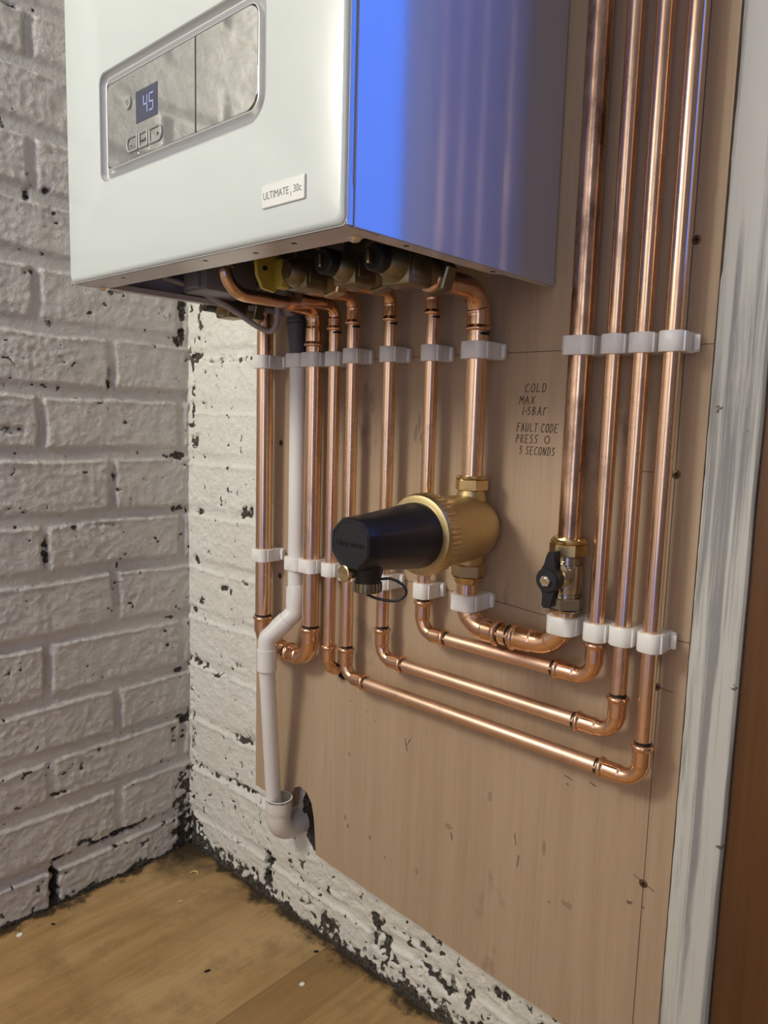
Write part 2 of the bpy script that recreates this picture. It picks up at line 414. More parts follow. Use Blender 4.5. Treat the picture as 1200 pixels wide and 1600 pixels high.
brick_wall('wall_left', lambda u, v: V((0, u, v)), V((1, 0, 0)), -1.25, -.45, -.03, 1.6, .0060, COUR, (BH, BL), WHITE_BRICK, left_blobs, .0068, None, .016, 0)
BC = [-.02, .066, .152, .2385, .3355, .418, .502, .588, .672, .752, .833, .922, 1.01, 1.1, 1.19, 1.28, 1.37]
BV1 = [.213 + .222 * k for k in range(-1, 5)]; BV2 = [.105 + .222 * k for k in range(-1, 5)]
back_blobs = [(.211, .045, .0085, .034, 1.6, .02), (.02, .333, .035, .007, 1.0, .004), (.01, .418, .010, .010, .8, .003), (.035, .44, .01, .01, .8, .002), (.14, .235, .05, .006, .8, .004),
              (.075, .318, .014, .012, .9, .003), (.13, .355, .02, .006, .6, .002), (.155, .158, .05, .007, .9, .004), (.075, .152, .04, .006, .5, .002), (.01, .2, .01, .06, .6, .002),
              (.005, .02, .03, .05, 1.0, .003), (.10, .02, .12, .016, .7, .002), (.12, .825, .09, .006, .6, .003), (.02, .83, .02, .008, 1.0, .003), (.19, .78, .012, .02, .7, .002),
              (.03, .89, .012, .03, .8, .002), (.01, .78, .007, .06, .8, .003), (.02, .70, .012, .01, .9, .003), (.03, .585, .014, .006, .9, .003), (.15, .60, .016, .014, .9, .003), (.10, .47, .014, .008, 1, .003),
              (.15, .49, .006, .010, 1, .003), (.02, .505, .008, .010, 1, .003), (.35, .03, .02, .02, .7, .002), (.45, .05, .02, .02, .8, .004), (.44, .075, .012, .012, .9, .003),
              (.56, .055, .05, .014, .7, .003), (.66, .03, .06, .02, .7, .003), (.27, .08, .012, .02, .7, .002), (.3, .045, .02, .015, .6, .002), (.635, .085, .01, .012, 1.0, .005),
              (.115, .125, .004, .004, 1.1, .004), (.37, .085, .04, .008, .5, .002), (.50, .085, .05, .006, .6, .002), (.72, .075, .05, .012, .7, .002), (.52, .02, .25, .012, .6, .001)]
for (xa_, xb_, zt_) in ((-.02, .402, 1.5), (.400, .868, .20)):
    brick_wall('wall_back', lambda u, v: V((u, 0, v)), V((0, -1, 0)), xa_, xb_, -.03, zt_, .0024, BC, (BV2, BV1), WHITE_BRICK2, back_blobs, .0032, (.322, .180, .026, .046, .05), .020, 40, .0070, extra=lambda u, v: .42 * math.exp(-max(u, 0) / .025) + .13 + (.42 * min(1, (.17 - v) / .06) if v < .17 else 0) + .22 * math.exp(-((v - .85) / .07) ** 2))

b = bmesh.new(); vv = [b.verts.new(p) for p in ((-.03, .03, 0), (2.4, .03, 0), (2.4, -2.05, 0), (-.03, -2.05, 0))]; b.faces.new(vv)
o = struct('floor', b, FLOORM)
b = bmesh.new(); box(b, -.08, -.03, -2.05, -1.24, 0, 2.3); struct('wall_left_rest', b, PLASTER).name = 'wall_left'
b = bmesh.new(); box(b, -.05, -.012, -1.25, .05, 1.48, 2.3); box(b, -.03, 0.868, .012, .05, 1.48, 2.3); struct('wall_upper', b, PLASTER)
b = bmesh.new(); box(b, -.05, .868, .058, .09, -.02, 1.6); struct('wall_back_core', b, HOLE)
b = bmesh.new(); box(b, 2.4, 2.45, -2.05, .1, 0, 2.3); struct('wall_right', b, DIMWALL)
b = bmesh.new(); box(b, -.08, .92, -2.1, -2.05, 0, 2.3); struct('wall_front', b, WHITEWALL)
b = bmesh.new(); box(b, .92, 1.20, -2.1, -2.05, 0, 2.3); struct('wall_front', b, DIMWALL)  # unseen wall part darkened to stand in for the person behind the camera
b = bmesh.new(); box(b, 1.95, 2.45, -2.1, -2.05, 0, 2.3); struct('wall_front', b, DIMWALL)
b = bmesh.new(); box(b, 1.20, 1.95, -2.1, -2.05, 1.95, 2.3); struct('wall_front', b, DIMWALL)
b = bmesh.new(); box(b, 1.20, 1.24, -2.1, -2.04, 0, 1.95); box(b, 1.91, 1.95, -2.1, -2.04, 0, 1.95); box(b, 1.24, 1.91, -2.1, -2.04, 1.91, 1.95); struct('added_doorway_frame', b, BROWN)  # unseen doorway added as an opening for the fill lamp
b = bmesh.new(); box(b, 1.0, 2.15, -2.6, -2.55, 0, 2.3); struct('wall_hallway', b, DIMWALL)  # unseen wall behind the added doorway
b = bmesh.new(); box(b, -.08, 2.45, -2.1, .1, 2.3, 2.35); struct('ceiling', b, CEIL)
# glazed brown door beside the post: timber below, glass above
b = bmesh.new(); box(b, .8668, 1.62, -.0165, .05, 0, .885); struct('door_1', b, BROWN)
b = bmesh.new()
box(b, .8668, .873, -.0165, .05, .885, 2.02); box(b, 1.25, 1.62, -.0165, .05, .885, 2.02); box(b, .873, 1.25, -.0165, .05, 1.70, 2.02)
struct('window_1', b, BROWN)
b = bmesh.new(); box(b, 1.62, 2.45, .0, .05, 0, 2.3); box(b, .868, 1.62, .0, .05, 2.02, 2.3); struct('wall_back_right', b, PLASTER)

# whitewashed post with ragged painted edge
b = bmesh.new()
zs = [i * .01 - .005 for i in range(162)]
ring = []
for z in zs:
    e1 = .8232 + .0007 * N2(z * 18, 1) + .0005 * N2(z * 70, 2); e2 = .8660 + .0007 * N2(z * 14, 9)
    if .87 < z: e1 += .0010
    ring.append([V((e1 + .0008, -.0205, z)), V((e1 + .003, -.0215, z)), V((e2 - .002, -.0215, z)), V((e2, -.0195, z)), V((e2, -.0005 + .012, z)), V((e1 + .0008, -.0005 + .012, z))])
loops(b, ring, True, True)
struct('trim_1', b, POST, True)

# ------------------------------------------------------------------ plywood board
board = thing('plywood_board', 'pale plywood backboard with pencil lines and pen writing, fixed to the white brick wall', 'board', loc=(.51, -.009, .11))
pts = [(.203, 1.50), (.203, .190), (.262, .186), (.284, .184), (.285, .205), (.292, .219), (.304, .2245), (.318, .221), (.328, .208), (.333, .19), (.3365, .160), (.3385, .137)]
for k in range(1, 40):
    x = .3385 + (.822 - .3385) * k / 40
    pts.append((x, .137 - .0275 * (x - .3385) / .4835 + .0012 * N2(x * 40, 5)))
pts += [(.822, .108), (.822, 1.50)]
b = bmesh.new(); poly_prism(b, pts, 'y', -.018, -.004)
add_obj('panel', b, PLY, board, False)
def ribbon(bm, p2, wd, y):                       # pen stroke: flat polyline in the plane y
    for (a, c) in zip(p2, p2[1:]):
        a = V((a[0], a[1])); c = V((c[0], c[1])); d = c - a
        if d.length < 1e-6: continue
        d.normalize(); n = V((-d.y, d.x)) * wd / 2; e = d * wd * .3
        q = [a - e + n, a - e - n, c + e - n, c + e + n]
        poly_prism(bm, [(t.x, t.y) for t in q], 'y', y - .0002, y + .0004)
for segs in ([(.400, .8146), (.822, .8146)], [(.215, .5530), (.41, .5530), (.62, .5518), (.676, .5482)], [(.676, .5536), (.822, .5525)], [(.7978, 1.5), (.7975, .112)], [(.768, .7024), (.783, .7024)],
             [(.7960, .5050), (.8110, .5035)], [(.7870, .3150), (.8080, .3070)], [(.231, 1.0), (.2375, .62)]):
    b = bmesh.new(); ribbon(b, segs, .0008 if segs[0][0] != .231 else .0005, -.018); add_obj('pencil_line', b, PENCIL, board, False)
for (x, z) in ((.7973, .3098), (.7955, .5053), (.7985, .7018), (.8005, .9025), (.2535, .7065), (.2545, .520)):
    b = bmesh.new(); lathe(b, (x, -.0170, z), (0, -1, 0), [(0, .0042), (.0010, .0043), (.0014, .0036), (.0013, .001)], 20)
    so = add_obj('screw', b, SCREWM, board)
    b = bmesh.new(); box(b, x - .0022, x + .0022, -.0188, -.0180, z - .0005, z + .0005); box(b, x - .0005, x + .0005, -.0188, -.0180, z - .0022, z + .0022)
    add_obj('cross_slot', b, HOLE, so, False)
# ragged hole where the short pipe goes through the board
b = bmesh.new()
hp = []
for k in range(26):
    a = 2 * PI * k / 26; r = .0125 * (1 + .28 * N2(math.cos(a) * 2, math.sin(a) * 2, 4))
    hp.append((.3845 + r * math.cos(a), .4165 + r * 1.1 * math.sin(a)))
poly_prism(b, hp, 'y', -.0183, -.0170); add_obj('pipe_hole', b, HOLE, board, False)
# smudges
SM = mat('dark_scuff', (.16, .11, .075), .7)
def smudge(x, z, w_, h_, seed, tilt=0):
    b = bmesh.new(); q = []
    for k in range(22):
        a = 2 * PI * k / 22; rr_ = 1 + .75 * N2(math.cos(a) * 1.6, math.sin(a) * 1.6, seed)
        X, Z = w_ * rr_ * math.cos(a), h_ * rr_ * math.sin(a)
        q.append((x + X * math.cos(tilt) - Z * math.sin(tilt), z + X * math.sin(tilt) + Z * math.cos(tilt)))
    poly_prism(b, q, 'y', -.0181, -.0175); add_obj('scuff', b, SM, board, False)
for a in ((.4965, .349, .0010, .009, 1, .3), (.5005, .355, .0008, .006, 2, -.5), (.740, .389, .0045, .0008, 3, -.3), (.712, .3865, .005, .0009, 4, -.2), (.7125, .379, .0016, .001, 5, 0),
          (.655, .295, .0009, .006, 6, .2), (.66, .272, .0008, .009, 7, -.1), (.57, .262, .0014, .0045, 8, .2), (.44, .205, .0012, .003, 9, 0), (.467, .19, .0009, .0022, 10, .3),
          (.785, .2845, .0030, .0020, 11, .2), (.7985, .286, .0016, .001, 12, 0), (.40, .205, .0016, .003, 13, .4), (.70, .243, .0012, .001, 14, 0)): smudge(*a)
SM2 = mat('faint_scuff', (.30, .215, .14), .7)
def faint(x, z, w_, h_, seed):
    global SM
    k = SM; SM = SM2; smudge(x, z, w_, h_, seed); SM = k
for a in ((.500, .742, .0022, .010, 21), (.507, .735, .0018, .008, 22), (.495, .728, .0030, .007, 23), (.503, .722, .002, .006, 24), (.565, .272, .0050, .0030, 25), (.395, .214, .0022, .004, 26),
          (.43, .372, .003, .0008, 27), (.445, .364, .0035, .0008, 28), (.400, .378, .003, .0008, 29), (.72, .250, .006, .004, 30), (.62, .33, .003, .006, 31), (.52, .195, .002, .005, 32), (.69, .30, .002, .008, 33), (.40, .305, .002, .004, 34)): faint(*a)
# handwriting, letter by letter (strokes in a unit cell)
GL = {'C': [[(.95, .9), (.5, 1), (.1, .6), (.15, .15), (.6, 0), (1, .1)]], 'O': [[(.5, 1), (.1, .75), (.05, .3), (.4, 0), (.8, .1), (.95, .55), (.8, .9), (.5, 1)]],
      'L': [[(.15, 1), (.1, .05), (.85, .08)]], 'D': [[(.1, 1), (.12, 0), (.6, .08), (.95, .5), (.6, .95), (.1, 1)]], 'M': [[(.0, 0), (.12, 1), (.5, .4), (.85, 1), (1, 0)]],
      'A': [[(.0, 0), (.45, 1), (.9, 0)], [(.2, .4), (.75, .42)]], 'X': [[(.05, 1), (.9, 0)], [(.95, 1), (.0, .0)]], '1': [[(.5, 1), (.45, 0)]], '.': [[(.3, .42), (.5, .5), (.5, .4), (.3, .42)]],
      '5': [[(.8, 1), (.25, .97), (.2, .6), (.6, .62), (.8, .3), (.5, .02), (.1, .08)]], 'B': [[(.1, 1), (.1, 0), (.65, .1), (.7, .4), (.1, .55), (.6, .7), (.6, .93), (.1, 1)]],
      'R': [[(.1, 0), (.1, 1), (.7, .85), (.6, .55), (.1, .5), (.85, 0)]], 'r': [[(.1, 0), (.15, .95)], [(.12, .8), (.9, .95)]], 'F': [[(.1, 0), (.15, 1), (.9, 1.0)], [(.12, .55), (.7, .6)]],
      'U': [[(.1, 1), (.1, .25), (.45, 0), (.8, .3), (.85, 1)]], 'T': [[(.0, .98), (1, 1)], [(.5, 1), (.45, 0)]], 'E': [[(.9, 1), (.1, .98), (.1, .02), (.9, .0)], [(.1, .5), (.7, .52)]],
      'P': [[(.1, 0), (.15, 1), (.75, .85), (.7, .55), (.12, .5)]], 'S': [[(.9, .95), (.35, 1), (.15, .7), (.7, .45), (.75, .12), (.1, .0)]], 'N': [[(.1, 0), (.1, 1), (.8, 0), (.9, 1)]], ' ': []}
hb = bmesh.new()
def write(s, x, z, adv, hgt, slant=.0):
    for ch in s:
        for st in GL[ch]:
            ribbon(hb, [(x + px * adv * .72 + pz * hgt * slant, z + pz * hgt) for px, pz in st], .00075, -.018)
        x += adv * (.55 if ch in '1. ' else 1)
write('COLD', .6385, .7745, .0066, .0085, .1); write('MAX', .6325, .7625, .0066, .0080, .1); write('1.5BAr', .6352, .7515, .0062, .0082, .1)
write('FAULT CODE', .6310, .7345, .0051, .0085, .1); write('PRESS', .6305, .7230, .0054, .0085, .1); write('O', .6640, .7233, .0088, .0078, 0); write('5 SECONDS', .6350, .7115, .0050, .0080, .1)
add_obj('handwriting', hb, INK, board, False)
reparent(board)

# ------------------------------------------------------------------ pipe fittings
R15, R22 = .0075, .0110
def pipe_bm(bm, pts, r, seg=32): sweep(bm, pts, r, seg)
def fit_profile(L, R, beadA, beadB, sl):
    def f(s):
        def side(t, bead):
            if not bead: return R + .0006
            if t < .0052: return R + .0007 + .0023 * max(0, math.sin(PI * min(1, (t + .0004) / .0056))) ** .6
            if t < sl: return R + .0011
            if t < sl + .0016: return R + .0011 - .0012 * (t - sl) / .0016 + .0005 * math.sin(PI * (t - sl) / .0016)
            return R + .0002
        return side(s, beadA) if s < L / 2 else side(L - s, beadB)
    return f
def fitting(parent, pts, bend, R, beadA=True, beadB=True, sl=.020, name='elbow_fitting', m=None):
    P = resample(fillet(pts, bend, 12), .0009); cum = [0]
    for a, c in zip(P, P[1:]): cum.append(cum[-1] + (c - a).length)
    f = fit_profile(cum[-1], R, beadA, beadB, sl)
    b = bmesh.new(); sweep(b, P, [f(s) for s in cum], 30)
    return add_obj(name, b, m or COPPER_F, parent, True, 50)
def mark(parent, p, axis, R, a0=0, a1=4.2, wd=.003):      # felt-pen insertion mark round the pipe end
    ax = V(axis).normalized(); n, bb = frame_for(ax)
    b = bmesh.new(); prev = None; N = 22
    for k in range(N + 1):
        th = a0 + (a1 - a0) * k / N; d = n * math.cos(th) + bb * math.sin(th); q = V(p) + d * (R + .00018)
        ww = wd * (.6 + .4 * math.sin(PI * k / N) + .25 * N2(k * .7, R * 900, p[0] * 50))
        cur = [b.verts.new(q), b.verts.new(q + ax * ww)]
        if prev: b.faces.new((prev[0], cur[0], cur[1], prev[1]))
        prev = cur
    add_obj('pen_mark', b, MARK, parent, True)
YP = -.040
def tube(parent, pts, R, m=COPPER, name='tube', bend=.02):
    b = bmesh.new(); P = [V(p) for p in pts]
    if len(P) > 2: P = fillet(P, bend, 14)
    sweep(b, P, R, 36); return add_obj(name, b, m, parent, True, 50)

GP = 'copper pipe runs on the plywood'
def run_down_across_up(xa, ztop_c, zmouth_top, xb, zh, labels, yv, mA, bend=.017, L=.036):
    """boiler outlet -> elbow -> down at xa -> elbow -> across at height zh -> elbow -> up at xb"""
    t = thing('copper_pipe', labels, 'pipe', GP, loc=(xa, YP, zh))
    fitting(t, [(xa, yv, ztop_c), (xa, YP, ztop_c), (xa, YP, zmouth_top)], bend, R15, False, True)
    tube(t, [(xa, YP, zmouth_top + .012), (xa, YP, zh + .030)], R15, mA)
    mark(t, (xa, YP, zmouth_top - .0035), (0, 0, 1), R15, 2.2, 5.4)
    fitting(t, [(xa, YP, zh + .037), (xa, YP, zh), (xa + .035, YP, zh)], bend, R15)
    mark(t, (xa, YP, zh + .0372), (0, 0, 1), R15, 1.2, 5.2)
    tube(t, [(xa + .028, YP, zh), (xb - .033, YP, zh)], R15, COPPER_D)
    mark(t, (xa + .0352, YP, zh), (1, 0, 0), R15, 0, 6.0)
    fitting(t, [(xb - .040, YP, zh), (xb, YP, zh), (xb, YP, zh + .036)], bend, R15)
    mark(t, (xb - .0432, YP, zh), (1, 0, 0), R15, 0, 6.0, .0032)
    tube(t, [(xb, YP, zh + .028), (xb, YP, 1.75)], R15, mA)
    mark(t, (xb, YP, zh + .0362), (0, 0, 1), R15, .5, 5.6)
    reparent(t); return t
runE = run_down_across_up(.4115, .886, .853, .7955, .4205, 'copper pipe with the lowest long horizontal length, rising nearest the white post', -.115, COPPER)
runF = run_down_across_up(.4712, .886, .853, .7690, .4585, 'copper pipe whose horizontal length is the middle one, rising second from the right', -.13, COPPER_M)
runG = run_down_across_up(.5325, .888, .856, .7430, .5040, 'copper pipe with the topmost thin horizontal length, rising just right of the lever valve', -.13, COPPER_M)
# extra curve of run E under the boiler, to the boiler block
tube(runE, [(.4115 - .4115, -.108 - YP, .886 - .4205), (0, -.150 - YP, .886 - .4205), (0, -.150 - YP, .935 - .4205)], R15, COPPER, 'tube', .018)

# short run through the board
t = thing('copper_pipe', 'thin copper pipe ending in a hole in the board, left of the black filter', 'pipe', GP, loc=(.380, YP, .42))
fitting(t, [(.380, -.10, .878), (.380, YP, .878), (.380, YP, .848)], .015, R15, False, True, .014)
tube(t, [(.380, YP, .86), (.380, YP, .445)], R15, COPPER)
fitting(t, [(.380, YP, .4535), (.380, YP, .418), (.380, -.012, .418)], .017, R15, True, False)
mark(t, (.380, YP, .8445), (0, 0, 1), R15, 2, 5)
reparent(t)

# wide U-shaped run at the far left
t = thing('copper_pipe', 'wide copper U-shaped pipe at the far left, passing behind the white waste pipe', 'pipe', GP, loc=(.2475, YP, .43))
yC = -.042
fitting(t, [(.2475, -.075, .885), (.2475, yC, .885), (.2475, yC, .868)], .012, R22, False, False)
tube(t, [(.2475, yC, .870), (.2475, yC, .455)], R22, COPPER)
fitting(t, [(.2475, yC, .4655), (.2475, yC, .426), (.288, yC, .426)], .024, R22, sl=.020)
tube(t, [(.280, yC, .426), (.314, yC, .426)], R22, COPPER_M)
fitting(t, [(.303, yC, .426), (.346, yC, .426), (.346, yC, .470)], .024, R22, sl=.020)
mark(t, (.2475, yC, .4657), (0, 0, 1), R22, 0, 6); mark(t, (.346, yC, .4702), (0, 0, 1), R22, 0, 6); mark(t, (.299, yC, .426), (1, 0, 0), R22, 0, 6)
tube(t, [(.346, yC, .462), (.346, yC, .845)], R22, COPPER_M)
fitting(t, [(.346, yC, .830), (.346, yC, .878), (.346, -.085, .878)], .018, R22, True, False, .022)
tube(t, [(.346, -.070, .878), (.346, -.178, .878), (.346, -.178, .940)], R15, COPPER_M, 'tube', .030)
reparent(t)

# wide pipe between boiler and filter
yH = -.045; xH = .5965; xV = .7097
t = thing('copper_pipe', 'wide copper pipe dropping from the boiler corner into the top of the brass filter', 'pipe', GP, loc=(xH, yH, .68))
fitting(t, [(xH, -.128, .876), (xH, yH, .876), (xH, yH, .835)], .026, R22, True, True, .022)
tube(t, [(xH, yH, .845), (xH, yH, .672)], R22, COPPER)
mark(t, (xH, yH, .8305), (0, 0, 1), R22, 2.4, 5.2, .004)
reparent(t)
t = thing('copper_pipe', 'short wide copper link curving from the bottom nut of the filter to the lever valve', 'pipe', GP, loc=(.65, yH, .527))
fitting(t, [(xH, yH, .576), (xH, yH, .527), (.640, yH, .527)], .026, R22, False, True, .017)
tube(t, [(.634, yH, .527), (.662, yH, .527)], R22, COPPER_M)
mark(t, (.6405, yH, .527), (1, 0, 0), R22, 0, 6, .003); mark(t, (.6510, yH, .527), (1, 0, 0), R22, 0, 6, .0035)
fitting(t, [(.655, yH, .527), (xV, -.040, .527), (xV, -.040, .566)], .028, R22, True, False, .021)
reparent(t)
t = thing('copper_pipe', 'wide blackened copper pipe rising from the lever valve, leftmost of the four tall pipes', 'pipe', GP, loc=(xV, -.04, .63))
tube(t, [(xV, -.040, .622), (xV, -.040, 1.75)], R22, COPPER_T); reparent(t)

# ------------------------------------------------------------------ clips
def clip(x, y, r, z, label, latch=True, hgt=.0175):
    t = thing('pipe_clip', label, 'pipe clip', 'white hinged pipe clips', loc=(x, -.018, z))
    wv = r + .0037; y0, y1 = y - r - .0033, -.0176
    o2 = rrect(x - wv, x + wv, y0, y1, [.0012, .0012, .0085, .0085], 8)
    dense = []
    for (a, c) in zip(o2, o2[1:] + o2[:1]):
        d = math.hypot(c[0] - a[0], c[1] - a[1]); m_ = max(1, int(d / .002))
        for k in range(m_): dense.append((a[0] + (c[0] - a[0]) * k / m_, a[1] + (c[1] - a[1]) * k / m_))
    inner = []
    for (px, py) in dense:
        a = math.atan2(py - y, px - x); inner.append((x + (r + .0002) * math.cos(a), y + (r + .0002) * math.sin(a)))
    def ring(p2, z_, sc=1): return [V((x + (px - x) * sc, y + (py - y) * sc, z_)) for px, py in p2]
    h = hgt / 2; e = .0006
    L = [ring(inner, z - h), ring(dense, z - h, .965), ring(dense, z - h + e), ring(dense, z + h - e), ring(dense, z + h, .965), ring(inner, z + h), ring(inner, z - h)]
    b = bmesh.new(); loops(b, L); add_obj('clip_body', b, CLIPW, t, True, 40)
    b = bmesh.new(); box(b, x + wv - .003, x + wv + .0012, y - .001 - .004, y + .004, z - h * .96, z + h * .96, .0010)
    add_obj('hinge_strap', b, CLIPW, t)
    if latch:
        b = bmesh.new(); box(b, x + wv - .001, x + wv + .0042, -.0235, -.0178, z - h * .9, z + h * .9, .0011)
        box(b, x + wv + .001, x + wv + .0060, -.0262, -.0232, z - h * .75, z + h * .75, .0008)
    else:
        b = bmesh.new(); box(b, x + wv - .001, x + wv + .004, -.027, -.0178, z - h * .85, z + h * .85, .0009)
    add_obj('latch', b, CLIPW, t)
    reparent(t)
ZT, ZB = .8140, .5525
tops = [(.2475, yC, R22, 'upper white clip on the far left wide copper pipe, beside the hanging grey cable', True), (.3135, -.040, .0108, 'upper white clip holding the white waste pipe at its grey rubber end', False),
        (.346, yC, R22, 'upper white clip on the wide copper pipe just right of the waste pipe', False), (.380, YP, R15, 'upper white clip on the thin copper pipe in the middle of the left row', False),
        (.4115, YP, R15, 'upper white clip at the right end of the joined row of four clips', True), (.4712, YP, R15, 'upper white clip standing alone, first single one right of the joined row of four', True),
        (.5325, YP, R15, 'upper white clip on the thin copper pipe left of the wide boiler corner pipe', True), (xH, yH, R22, 'wide upper white clip on the pipe above the brass filter', True),
        (xV, -.04, R22, 'upper white clip on the wide blackened pipe, near the handwriting', False), (.743, YP, R15, 'upper white clip on the second of the four tall right pipes', False),
        (.769, YP, R15, 'upper white clip on the third of the four tall right pipes', False), (.7958, YP, R15, 'upper white clip on the tall pipe nearest the white post', True)]
for x, y, r, l, la in tops: clip(x, y, r, ZT + (.0025 if x in (.4115, .4712) else .0015 if x > .5 else 0), l, la)
bots = [(.2475, yC, R22, 'lower white clip on the far left wide copper pipe', True), (.3150, -.040, .0108, 'lower white clip on the white waste pipe just above its coupling', False),
        (.346, yC, R22, 'lower white clip on the wide copper pipe right of the waste pipe', False), (.380, YP, R15, 'lower white clip on the thin copper pipe left of the black filter end', False),
        (.4115, YP, R15, 'lower white clip half hidden by the black filter cap and brass vent', False), (.4712, YP, R15, 'lower white clip behind the black rubber loop of the filter drain', True),
        (.5325, YP, R15, 'lower white clip right below the brass filter ring', True), (xH, yH, R22, 'lower white clip under the bottom nut of the filter', True),
        (xV, -.04, R22, 'lower white clip directly under the lever valve', False), (.743, YP, R15, 'lower white clip on the pipe right of the lever valve', False),
        (.769, YP, R15, 'lower white clip, second from the right end of the lower right row', False), (.7958, YP, R15, 'lower white clip at the right end of the lower row, nearest the white post', True)]
for i, (x, y, r, l, la) in enumerate(bots): clip(x, y, r, ZB + (-.002 if i in (8, 9, 1) else 0), l, la)

# ------------------------------------------------------------------ condensate waste pipe
t = thing('waste_pipe', 'white plastic condensate waste pipe with a dog-leg bend, dropping into an open elbow', 'pipe', loc=(.278, -.045, .19))
RW = .0108
tube(t, [(.3130, -.040, .815), (.3152, -.041, .515)], RW, PVC)
b = bmesh.new(); sweep(b, [(.3152, -.041, .5200), (.3153, -.041, .5195), (.3155, -.0415, .4935), (.3155, -.0415, .493)], [.0118, .0127, .0127, .0118], 30); add_obj('coupling', b, PVC, t)
b = bmesh.new(); P = fillet([(.3155, -.0415, .500), (.3156, -.042, .484), (.2916, -.070, .4475), (.2917, -.070, .425)], .012, 8); sweep(b, P, .0122, 30); add_obj('bend', b, PVC, t)
b = bmesh.new(); a0 = V((.3156, -.042, .484)); a1 = V((.2916, -.070, .4475)); q0 = a0.lerp(a1, .30); q1 = a0.lerp(a1, .63)
sweep(b, [q0, q0.lerp(q1, .02), q1.lerp(q0, .02), q1], [.0123, .0130, .0130, .0123], 30); add_obj('coupling', b, PVC, t)
b = bmesh.new(); sweep(b, [(.2916, -.070, .4340), (.2916, -.070, .4335), (.2918, -.070, .4045), (.2918, -.070, .404)], [.0120, .0131, .0131, .0118], 30); add_obj('coupling', b, PVC, t)
tube(t, [(.2918, -.070, .412), (.2740, -.040, .182)], .0108, PVC)
reparent(t)
# rubber hose from the boiler sleeve
t = thing('rubber_hose', 'dark grey ribbed rubber sleeve joining boiler to the white waste pipe', 'hose', loc=(.313, -.04, .82))
b = bmesh.new(); prof = [(0, .0105), (.0004, .0120), (.040, .0120)]
z = .040
for k in range(9): prof += [(z + .001, .0128), (z + .0028, .0128), (z + .0036, .0114), (z + .0044, .0114)]; z += .0044
prof.append((z + .012, .0112))
lathe(b, (.3130, -.040, .818), (-.02, -.08, 1), prof, 30); add_obj('sleeve', b, HOSE, t); reparent(t)
# open elbow taking the condensate
t = thing('drain_elbow', 'open white waste elbow under the condensate pipe, turning into the hole in the wall', 'drain elbow', loc=(.2815, -.0375, .14))
cx, cy = .2815, -.0375
P = resample(fillet([(cx, cy, .2075), (cx, cy, .158), (cx + .002, .004, .158)], .021, 12), .003)
b = bmesh.new(); Ro = .0192
outer = [Ro if q.z > .186 else Ro - .0012 for q in P]
sweep(b, P, outer, 40, False); sweep(b, P, [Ro - .0022] * len(P), 40, False)
n1 = len(P)
bm_ring = bmesh.new()
vs_ = []
add_obj('elbow_body', b, PVC_G, t)
b = bmesh.new()
ro, ri = [], []
for k in range(40):
    a = 2 * PI * k / 40; ro.append(V((cx + Ro * math.cos(a), cy + Ro * math.sin(a), .2077))); ri.append(V((cx + (Ro - .0022) * math.cos(a), cy + (Ro - .0022) * math.sin(a), .2077)))
lo = [v - V((0, 0, .003)) for v in ro]; li = [v - V((0, 0, .003)) for v in ri]
loops(b, [[v * 1 for v in lo], ro, ri, li]); add_obj('rim', b, PVC, t)
reparent(t)

# ------------------------------------------------------------------ magnetic filter
ZF = .6325
t = thing('magnetic_filter', 'brass magnetic system filter with a long black cap, plumbed into the wide pipe', 'filter', loc=(xH, yH, ZF))
def hexnut(b, base, axis, hgt, R, rot=0, cham=.0012):
    lathe_pts = [(0, R * .90), (cham, R), (hgt - cham, R), (hgt, R * .90)]
    a = V(axis).normalized(); n, bb = frame_for(a); rings = []
    L = []
    for d, r in lathe_pts:
        L.append([V(base) + a * d + n * (r * math.cos(rot + k * PI / 3)) + bb * (r * math.sin(rot + k * PI / 3)) for k in range(6)])
    loops(b, L, True, True)
b = bmesh.new()
lathe(b, (xH, -.0185, ZF), (0, -1, 0), [(0, .008), (.001, .014), (.005, .0215), (.012, .028), (.022, .0325), (.036, .0348), (.060, .0355), (.0965, .0362), (.0975, .034)], 48)
lathe(b, (xH, yH, ZF + .018), (0, 0, 1), [(0, .017), (.016, .0155), (.022, .0140), (.028, .0140), (.0282, .0152), (.031, .0152), (.0312, .0136), (.036, .0136)], 32)
lathe(b, (xH, yH, ZF - .018), (0, 0, -1), [(0, .017), (.016, .0155), (.022, .0145), (.027, .0140), (.0272, .0152), (.030, .0152), (.0302, .0136), (.036, .0136)], 32)
add_obj('body', b, BRASS_SAND, t)
b = bmesh.new(); hexnut(b, (xH, yH, .6715), (0, 0, 1), .0125, .0175, .35); lathe(b, (xH, yH, .684), (0, 0, 1), [(0, .0160), (.0012, .0166), (.003, .0155), (.0034, .0118)], 30); add_obj('compression_nut', b, BRASS, t, True, 25)
b = bmesh.new(); hexnut(b, (xH, yH, .5940), (0, 0, -1), .0140, .0178, .35); lathe(b, (xH, yH, .580), (0, 0, -1), [(0, .0160), (.003, .0150), (.006, .0135), (.008, .0118)], 30); add_obj('compression_nut', b, BRASS, t, True, 25)
b = bmesh.new()
kn = lambda th, i: 1 + (.010 * (1 if (th * 48 / (2 * PI)) % 1 < .5 else -1) if 2 <= i <= 5 else 0)
lathe(b, (xH, -.1120, ZF), (0, -1, 0), [(0, .0350), (.0006, .0392), (.0016, .0400), (.003, .0402), (.013, .0402), (.0145, .0402), (.0165, .0398), (.0190, .0385), (.0200, .0350), (.0195, .0325), (.017, .032)], 192, kn)
add_obj('lock_ring', b, BRASS_SAND, t, True, 30)
